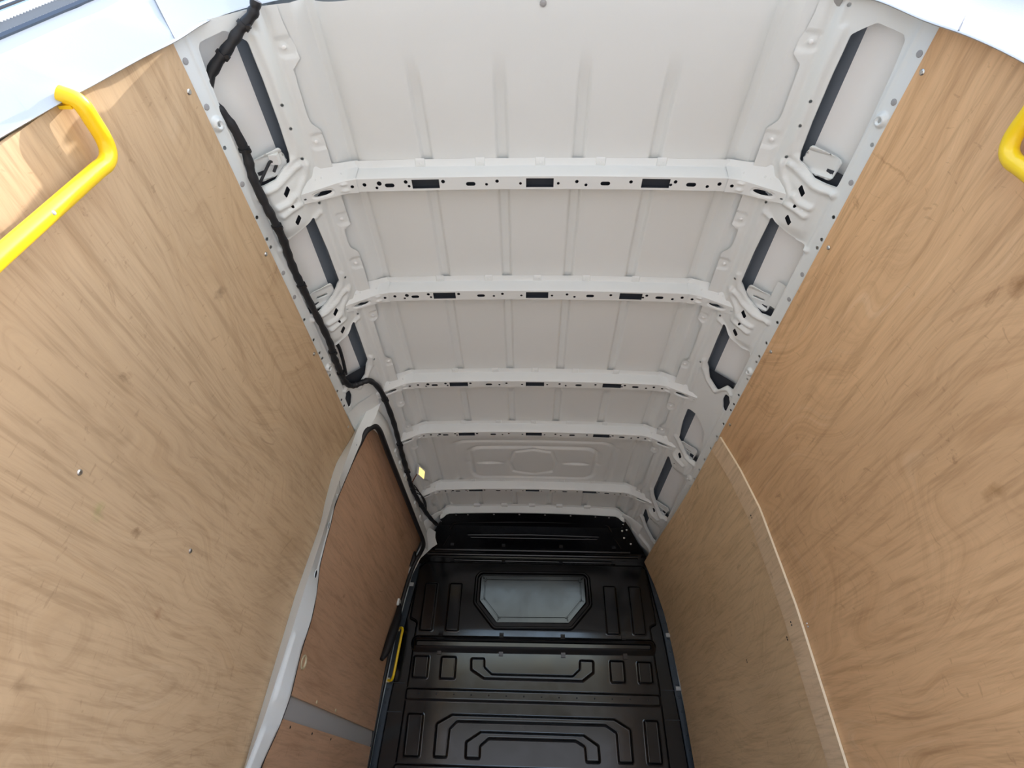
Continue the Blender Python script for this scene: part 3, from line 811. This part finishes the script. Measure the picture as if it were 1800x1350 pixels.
# ------------------------------------------------------------------ black bulkhead
bh = thing('bulkhead', (.01, YB, 0), 'black pressed bulkhead with raised pads and a recessed window blank at the front', 'bulkhead')
def by(z): return 3.63-.08*(min(z, 1.45)-.65)+.05*max(0, z-1.45)
def bp(x, z, h=0):
    """point on the bulkhead face, h towards the rear; the top leans back to the header"""
    if z <= 1.955: return (x, by(z)-h, z)
    y = by(1.955); k = (z-1.955); return (x, y-1.80*k-h*.6, z-h*.8)
CX = .011
def side(z): return lerp(z, [(0, .915), (.77, .902), (1.02, .886), (1.17, .872), (1.46, .851), (1.70, .822), (1.90, .797), (1.95, .775), (1.965, .765), (2.03, .69), (2.08, .635), (2.106, .60)])
mb = MB(); zs = [0, .4, .75, 1.0, 1.2, 1.5, 1.7, 1.85, 1.92, 1.945, 1.96, 1.975, 2.0, 2.04, 2.08, 2.100]
mb.grid([[bp(CX+side(z)*u, z, 0) for u in rng(-1, 1, .1)] for z in zs])
mb.build('back_sheet', M_bulk, bh)
def pad(name, outl, levels, m=M_bulk, r=.014, parent=bh, cap=True, tilt=0):
    p = fillet([(x+CX if False else x, z) for x, z in outl], r, 5)
    if area(p) < 0: p = p[::-1]
    mb = MB(); rows = []
    for d, h in levels: rows.append([bp(x, z, h+(tilt*(z-1.50) if d > .03 else 0)) for x, z in (inset(p, d) if d else p)])
    mb.grid(rows, True)
    if cap:
        q = inset(p, levels[-1][0]); hh = levels[-1][1]
        v, f = sheet(q, [], [], [], lambda x, z: bp(x, z, hh+tilt*(z-1.50))); mb.add(v, f)
    return mb.build(name, m, parent)
# main raised field between the side channels (its edge is a rounded step)
fld = [(-.757, 0), (.777, 0), (.775, .77), (.765, 1.2), (.758, 1.30), (.752, 1.46), (.748, 1.50), (.79, 1.52), (.775, 1.86), (.74, 1.90), (-.725, 1.90), (-.765, 1.86), (-.775, 1.52), (-.727, 1.50), (-.730, 1.46), (-.738, 1.2), (-.755, .77)]
pad('raised_field', fld, [(0, -.002), (.004, .012), (.010, .020), (.016, .022)], r=.02)
H0 = .022
def P_(name, outl, h=.012, r=.014, **k):
    # shallow moat then a raised pad
    return pad(name, outl, [(-.006, H0+.0003), (-.002, H0+.0006), (.002, H0+h*.25), (.006, H0+h*.75), (.009, H0+h), (.012, H0+h*1.06), (.015, H0+h*1.02)], r=r, **k)
PADL = []
for x0, x1, z0, z1 in ((-.699,-.614,1.447,1.747),(-.537,-.450,1.449,1.748),(.467,.552,1.451,1.751),(.630,.713,1.453,1.752),
                       (-.712,-.615,1.188,1.311),(-.545,-.448,1.187,1.310),(.472,.562,1.191,1.311),(.636,.725,1.192,1.309),
                       (-.711,-.615,.804,1.013),(.644,.730,.806,1.013)):
    P_('raised_pad', [(x0, z0), (x1, z0), (x1, z1), (x0, z1)])
P_('raised_channel', [(-.364,1.305),(-.277,1.306),(-.275,1.258),(-.231,1.223),(.249,1.224),(.290,1.259),(.292,1.309),(.380,1.308),(.377,1.241),(.308,1.193),(-.278,1.193),(-.36,1.239)])
P_('raised_arch', [(-.54,.967),(-.451,1.014),(.479,1.015),(.570,.967),(.570,.806),(.485,.806),(.483,.945),(.425,.978),(-.418,.975),(-.456,.940),(-.461,.806),(-.54,.806)])
P_('raised_arch', [(-.364,.885),(-.281,.935),(.301,.934),(.384,.886),(.387,.805),(.306,.805),(.302,.875),(.254,.900),(-.233,.898),(-.277,.864),(-.277,.805),(-.362,.805)])
bar = P_('cross_bar', [(-.737,1.077),(.755,1.078),(.755,1.140),(-.737,1.139)], .010, .018)
for i in range(14):
    x = -.655+i*(.68+.655)/13; mb = MB(); mb.disc(bp(x, 1.110, H0+.010), (0, -1, 0), .0045, .0015, 8); mb.build('rivet', M_black, bar)
P_('cross_bar', [(-.757,.60),(.775,.60),(.775,.775),(-.757,.775)], .010, .02)
P_('raised_pad', [(-.60,.25),(.62,.25),(.62,.50),(-.60,.50)])
# deep ridge with an inner groove
rid = pad('ridge', [(-.735,1.332),(.757,1.350-.006),(.763,1.430),(-.735,1.422)],
    [(-.004, H0), (0, H0+.001), (.010, H0+.014), (.022, H0+.022), (.028, H0+.024), (.031, H0+.021), (.034, H0+.008), (.036, H0+.008)], r=.04)
for x in (-.560, -.182, .197, .571):
    for z, a in ((1.434, 1), (1.334, -1)):
        mb = MB(); mb.grid([[bp(x+dx, z+dz*a, H0+h) for dx in (-.013, -.010, .010, .013)] for dz, h in ((-.016, .010), (0, .006), (.014, .005), (.016, -.001))])
        mb.build('stiffener', M_bulk, rid)
# window blank: double moulded ring and a flat plate
ring = [(-.375,1.62),(-.372,1.80),(-.340,1.836),(.355,1.842),(.390,1.81),(.395,1.622),(.258,1.470),(-.236,1.462)]
win = pad('window_blank', ring, [(0, H0), (.004, H0+.010), (.010, H0+.016), (.018, H0+.016), (.022, H0+.010), (.026, H0-.018), (.0401, H0-.018), (.043, H0-.004), (.047, H0+.002), (.069, H0+.002),
    (.071, H0-.003), (.076, H0-.003), (.078, H0+.002), (.082, H0+.002)], r=.05, tilt=.135)
# ribs below the header
def rib(pts, r, name='rib'):
    mb = MB(); mb.tube([bp(x, z, 0) for x, z in pts], r, 10); return mb.build(name, M_bulk, bh)
rib([(x, z) for x, z in [(-.545, 2.06), (-.522, 2.082), (-.48, 2.088), (0, 2.094), (.46, 2.093), (.505, 2.084), (.53, 2.06)]], .010)
rib([(-.43, 2.036), (0, 2.041), (.45, 2.037)], .008); rib([(-.41, 2.026), (.44, 2.027)], .006)
rib([(-.66, 1.974), (.67, 1.976)], .012); rib([(-.70, 1.955), (.725, 1.957)], .014)
rib([(-.60, 1.990), (-.55, 2.034)], .008); rib([(.545, 2.040), (.603, 1.993)], .008)
rib([(-.55, 1.914), (.56, 1.914)], .010)
for x in (-.55, -.20, .19, .545):
    for z in (1.993, 1.912):
        mb = MB(); mb.box((CX+x-.012, bp(0, z)[1]-.016, z-.010), (CX+x+.012, bp(0, z)[1]+.002, z+.010)); mb.build('stiffener', M_bulk, bh, smooth=False)
# bolted top flange under the header
mb = MB(); mb.grid([[(x, 3.246+.02*sstep(.54, .6, abs(x)), 2.0955+crown(x)-.03*sstep(.545, .60, abs(x))) for x in rng(-.60, .60, .02)], [(x, 3.29, 2.088+crown(x)-.02*sstep(.545, .60, abs(x))) for x in rng(-.60, .60, .02)], [bp(x, 2.074) for x in rng(-.60, .60, .02)]])
fl = mb.build('top_flange', M_bulk, bh)
for x in (-.497, -.42, -.249, -.082, .086, .253, .414, .502):
    mb = MB(); mb.disc((x, 3.262, 2.094+crown(x)), (0, -.3, -1), .006, .003, 8); mb.build('bolt', M_steel, fl)
for x, z in ((.632, 2.068), (.603, 2.064), (.62, 2.036), (.669, 2.012)):
    mb = MB(); mb.disc(bp(x, z, .001), (0, -.87, -.5), .007, .003, 8); mb.build('bolt', M_steel, fl)
# bolted side strips, with seams and bright clips
for s, nm in ((-1, 'side_strip'), (1, 'side_strip')):
    ex = [(z, side(z)) for z in rng(.0, 1.88, .05)]
    mb = MB(); mb.grid([[bp(CX+s*(sx-.041), z, .012) for z, sx in ex], [bp(CX+s*(sx-.038), z, .016) for z, sx in ex], [bp(CX+s*(sx-.004), z, .016) for z, sx in ex], [bp(CX+s*sx, z, -.002) for z, sx in ex]])
    stp = mb.build(nm, M_blue, bh)
    for i, z in enumerate((.76, .88, .95, 1.06, 1.13, 1.19, 1.28, 1.37, 1.44, 1.53, 1.62, 1.70)):
        mb = MB(); mb.disc(bp(CX+s*(side(z)-.021), z, .016), (0, -1, 0), .007, .004, 8); mb.build('bolt', M_blue, stp)
    for z in (1.459, 1.174) if s > 0 else (1.735,):
        mb = MB(); q = bp(CX+s*(side(z)-.016), z, .016); mb.box((q[0]-.014, q[1]-.012, q[2]-.011), (q[0]+.014, q[1]+.002, q[2]+.011)); mb.build('clip', M_body, stp, smooth=False)
    for z in (1.019, 1.166):
        mb = MB(); mb.grid([[bp(CX+s*xx, z+d, .0035) for xx in (.76, side(z)-.03)] for d in (-.0025, .0025)]); mb.build('seam', M_black, stp)
# white body flange between bulkhead and lining
for s, nm in ((-1, 'trim_6'), (1, 'trim_7')):
    zz = rng(0, 1.90, .05)
    mb = MB(); mb.grid([[bp(CX+s*(side(z)-.006), z, .004) for z in zz], [(s*(W(z)+.03), by(z)-.004, z) for z in zz]])
    setp(mb.build(nm, M_paint), kind='structure')

# ------------------------------------------------------------------ grab handles
def handle(name, s, pts, r, label, m=M_yellow):
    q = pts[0]; t = thing(name, q, label, 'handle', None)
    mb = MB(); P = spline(pts, 8); mb.tube(P, r, 16); mb.build('bar', m, t)
    return t
def gh(s, label, dx=0, dy=0):
    X = .845-dx
    pts = [(s*(X+.03), .412+dy, 1.622), (s*(X+.004), .428+dy, 1.623), (s*X, .465+dy, 1.622), (s*X, .500+dy, 1.620), (s*X, .520+dy, 1.608), (s*X, .527+dy, 1.585), (s*X, .524+dy, 1.55), (s*X, .515+dy, 1.40), (s*X, .506+dy, 1.25), (s*X, .500+dy, 1.10), (s*X, .497+dy, 1.03), (s*X, .488+dy, 1.0), (s*X, .465+dy, .985), (s*(X+.03), .425+dy, .985)]
    t = handle('grab_handle', s, pts, .0150, label)
    for z in (1.622, .985):
        mb = MB(); mb.box((s*(X+.022)-.014, .428+dy, z-.014), (s*(X+.022)+.010, .434+dy, z+.014)); mb.build('foot_plate', M_yellow, t, smooth=False)
    return t
gl = gh(-1, 'yellow tubular grab handle on the left plywood sheet at the rear doorway')
mb = MB(); mb.disc((-.845+.0142, .515-.0035, 1.405), (1, -.35, 0), .004, .0012, 8); mb.build('paint_chip', M_plug, gl)
gr = gh(1, 'yellow tubular grab handle on the right plywood sheet, cut by the picture edge', -.004, 0.0)
small = handle('grab_handle', -1, [(-.832, 3.545, 1.455), (-.806, 3.52, 1.458), (-.794, 3.505, 1.44), (-.796, 3.50, 1.40), (-.806, 3.50, 1.22), (-.810, 3.503, 1.185), (-.822, 3.52, 1.168), (-.850, 3.545, 1.172)], .0075,
       'small yellow grab handle on the bulkhead edge beside the sliding door', M_yellow)
for z, x in ((1.455, -.832), (1.172, -.848)):
    mb = MB(); mb.box((x-.015, 3.535, z-.012), (x+.013, 3.547, z+.012)); mb.build('foot_plate', M_stub, small, smooth=False)

# ------------------------------------------------------------------ wiring harness and dangling lamp
hn = thing('wiring_harness', cove(.6, .25, 0, -1), 'black taped wiring harness running along the left roof edge to the bulkhead', 'cable')
HP = [(.40,.085,.02),(.423,.103,.018),(.448,.140,.012),(.476,.18,.008),(.516,.232,-.006),(.56,.262,-.016),(.60,.255,-.008),(.645,.247,.004),(.716,.246,.008),(.772,.258,.010),(.841,.262,.016),(.91,.262,.024),(.981,.258,.022),(1.05,.256,.012),(1.115,.256,.010),(1.19,.254,.012),(1.269,.252,.016),(1.36,.252,.024),(1.452,.246,.020),(1.52,.25,.012),(1.578,.250,.012),(1.65,.25,.012),(1.700,.243,.012),(1.728,.222,.012),(1.738,.200,.012),(1.742,.17,.014),(1.755,.145,.018),(1.836,.118,.016),(1.97,.110,.018),(2.112,.109,.018),(2.24,.115,.018),(2.366,.121,.018),(2.49,.125,.02),(2.603,.128,.018),(2.70,.132,.018),(2.806,.131,.018),(2.95,.122,.016),(3.108,.107,.016),(3.25,.085,.022),(3.35,.062,.026)]
P = spline([cove(y, t, h, -1) for y, t, h in HP], 5)
mb = MB(); mb.tube(P, [.0122+.0013*math.sin(i*1.7)+.0008*random.uniform(-1, 1) for i in range(len(P))], 10); mb.build('loom', M_black, hn)
for (y, t, h) in ((.445,.132,.012),(.49,.20,.006),(.70,.246,.008),(.93,.262,.024),(1.16,.255,.011),(1.50,.248,.015),(1.62,.25,.012),(1.90,.113,.017),(2.3,.118,.018),(2.55,.127,.018),(2.76,.132,.018),(3.0,.118,.016)):
    i = min(range(len(P)), key=lambda k: (P[k]-Vector(cove(y, t, h, -1))).length); i = max(1, min(len(P)-2, i))
    d = (P[i+1]-P[i-1]).normalized()*.004
    mb = MB(); mb.tube([P[i]-d, P[i]+d], .0155, 10); c = P[i]+Vector((.014, 0, -.008)); mb.box(tuple(c-Vector((.004, .004, .004))), tuple(c+Vector((.006, .004, .004)))); mb.build('cable_tie', M_rubber, hn)
mb = MB(); mb.tube(spline([cove(1.44, .235, .0, -1), cove(1.50, .21, -.004, -1), cove(1.58, .213, -.004, -1), cove(1.66, .225, 0, -1)], 5), .007, 8); mb.build('branch', M_black, hn)
for k in range(3):
    a = k*.006
    mb = MB(); mb.tube(spline([cove(2.72+k*.05, .12, .03, -1), cove(2.80+k*.04, .108-a, .036, -1), cove(2.92+k*.03, .100-a, .034, -1), cove(3.05+k*.02, .098, .024, -1)], 5), .003, 6); mb.build('branch', M_black, hn)
# tail with a plug hanging over the first left bracket
mb = MB(); mb.tube(spline([cove(.80, .25, .012, -1), cove(.785, .225, .01, -1), cove(.772, .200, -.004, -1), cove(.765, .185, -.01, -1), cove(.775, .172, -.01, -1), cove(.79, .19, .0, -1)], 5), .004, 8); mb.build('branch', M_black, hn)
mb = MB(); q = Vector(cove(.762, .172, -.010, -1)); mb.box(tuple(q-Vector((.012, .014, .008))), tuple(q+Vector((.012, .014, .008)))); mb.build('clear_plug', M_skin, hn, smooth=False)

M_lens = mat('lamp_lens', (.55, .38, .10), .25)
nl, ll, bl = nodes(M_lens); bl.inputs['Emission Color'].default_value = (1, .72, .25, 1); bl.inputs['Emission Strength'].default_value = 1.1
lc = Vector(cove(2.63, .055, .03, -1))
lamp = thing('interior_lamp', lc, 'small lit interior lamp dangling on its wire beside the left roof edge', 'lamp')
ax = Vector(cove(2.50, .045, .022, -1))-lc; bx = Vector(cove(2.63, .028, .034, -1))-lc
ax = Vector((.004, .080, -.006)); bxx = Vector((.017, -.003, .015)); nn = ax.cross(bxx).normalized()
if nn.dot(Vector((0, -1, -.6))) < 0: nn = -nn
def dia(k, h): return [lc+ax*k+nn*h, lc+bxx*k*1.1+ax*.15*k+nn*h, lc-ax*k+nn*h, lc-bxx*k*1.1-ax*.15*k+nn*h]
mb = MB(); mb.grid([dia(1, -.008), dia(1, .0), dia(.92, .004), dia(.76, .004)], True); mb.fan(dia(1, -.008)); mb.build('housing', M_skin, lamp, smooth=False)
mb = MB(); mb.grid([dia(.76, .002), dia(.70, .007), dia(.3, .009)], True); mb.fan(dia(.3, .009)); setp(mb.build('lens', M_lens, lamp, smooth=False), 'glowing amber lens')
mb = MB(); mb.tube(spline([tuple(lc-ax*.3-bxx*.6), cove(2.66, .095, .020, -1), cove(2.70, .125, .02, -1)], 5), .003, 8); mb.build('wire', mat('brown_wire', (.16, .05, .02), .5), lamp)

# ------------------------------------------------------------------ rear door frame and opened door
LEFT = [(-.965, 0), (-.965, .6), (-.955, 1.1), (-.925, 1.40), (-.901, 1.483), (-.865, 1.622), (-.848, 1.673), (-.81, 1.801), (-.777, 1.889), (-.757, 1.986), (-.725, 2.048), (-.654, 2.118), (-.56, 2.162), (-.3, 2.19), (0, 2.195)]
RIGHT = [(.3, 2.19), (.56, 2.155), (.651, 2.056), (.708, 2.004), (.751, 1.892), (.798, 1.807), (.829, 1.706), (.853, 1.554), (.882, 1.383), (.915, 1.08), (.935, .6), (.94, 0)]
path = [(p.x, p.y) for p in spline([(a, b, 0) for a, b in LEFT+RIGHT], 4)]
secf = [(.020, .4255), (.010, .4245), (.003, .4235), (.0, .4215), (.003, .4203), (.012, .420), (.08, .406), (.152, .389), (.158, .386), (.164, .379), (.170, .3785), (.226, .3785), (.23, .384), (.235, .50)]
rows = []
for i, (x, z) in enumerate(path):
    a, b = path[max(0, i-1)], path[min(len(path)-1, i+1)]
    dx, dz = b[0]-a[0], b[1]-a[1]; L = math.hypot(dx, dz); nx, nz = -dz/L, dx/L      # outward (path runs clockwise from the left foot)
    k = 1-.45*sstep(.35, .75, 1-abs(x)/.9)      # the header is shallower than the posts
    pdd = 0
    row = []
    for d, y in secf:
        y2 = y-.020*sstep(.1, .55, x)
        if .003 < d < .07 and x < 0 and 1.56 < z < 1.70: y2 -= .007*sstep(1.565, 1.58, z)*(1-sstep(1.665, 1.68, z))*sstep(.072, .06, d)
        if y == .4255 and abs(x) < .64: d, y2 = .060, .50      # header closes against the roof
        row.append((x+nx*d*k, y2, z+nz*d*k))
    rows.append(row)
mb = MB(); mb.grid(rows); fr = setp(mb.build('trim_8', M_body), kind='structure'); solid(fr, .0015, 0)
# joint lines where the posts meet the header
M_joint = mat('joint_grey', (.22, .23, .24), .6)
for s, x0, z0 in ((-1, -.782, 1.893), (1, .788, 1.828)):
    mb = MB(); mb.tube([(x0+s*.70*d, .4198-(.02 if s > 0 else 0)-.228*max(0, d-.012), z0+1.10*d) for d in (.002, .03, .07, .11, .140)], .0016, 6); mb.build('panel_joint', M_joint, fr)
# roof lip over the doorway
mb = MB(); mb.grid([[(x, .425, 2.175+.03*(1-(x/.8)**2)) for x in rng(-.8, .8, .1)], [(x, .405, 2.20+.03*(1-(x/.8)**2)) for x in rng(-.8, .8, .1)], [(x, .43, 2.24+.03*(1-(x/.8)**2)) for x in rng(-.8, .8, .1)]])
mb.build('roof_lip', M_body, fr)
# opened rear door beyond the left post
M_rib = mat('grey_ribbed_rubber', (.23, .25, .28), .35)
rd = thing('rear_door', (-1.12, .40, .0), 'opened rear door beyond the left post with a ribbed grey seal along its edge', 'door')
A, B = Vector((-.960, .384, 2.07)), Vector((-1.135, .384, 1.51))
dv = (B-A); L = dv.length; dv.normalize(); ov = Vector((-dv.z, 0, dv.x)).normalized()
if ov.x > 0: ov = -ov
def along(t, o, y): return A+dv*t+ov*o+Vector((0, y, 0))
mb = MB(); mb.grid([[along(t, .0, 0) for t in (-.1, L)], [along(t, .0, -.010) for t in (-.1, L)], [along(t, .006, -.014) for t in (-.1, L)], [along(t, .008, -.008) for t in (-.1, L)]]); mb.build('edge_strip', M_blue, rd)
rows = []
for i in range(180):
    t = -.1+(L+.1)*i/179; h = .004 if i % 2 else 0
    rows.append([along(t, .007, -.006), along(t, .012, -.010-h), along(t, .056, -.012-h), along(t, .062, -.006)])
mb = MB(); mb.grid(rows); setp(mb.build('ribbed_seal', M_rib, rd, smooth=False), 'ribbed grey rubber seal')
for k, (o, m) in enumerate(((.062, M_steel), (.084, M_black), (.106, M_steel), (.128, M_black))):
    mb = MB(); mb.grid([[along(t, o, -.010) for t in (-.1, L)], [along(t, o+.004, -.026) for t in (-.1, L)], [along(t, o+.014, -.026) for t in (-.1, L)], [along(t, o+.02, -.01) for t in (-.1, L)]]); mb.build('moulding', m, rd)
mb = MB(); mb.grid([[along(t, .0, .01) for t in (-.1, L)], [along(t, .9, .01) for t in (-.1, L)]]); mb.grid([[along(t, .14, -.02) for t in (-.1, L)], [along(t, .9, -.02) for t in (-.1, L)]]); mb.build('door_panel', M_body, rd)
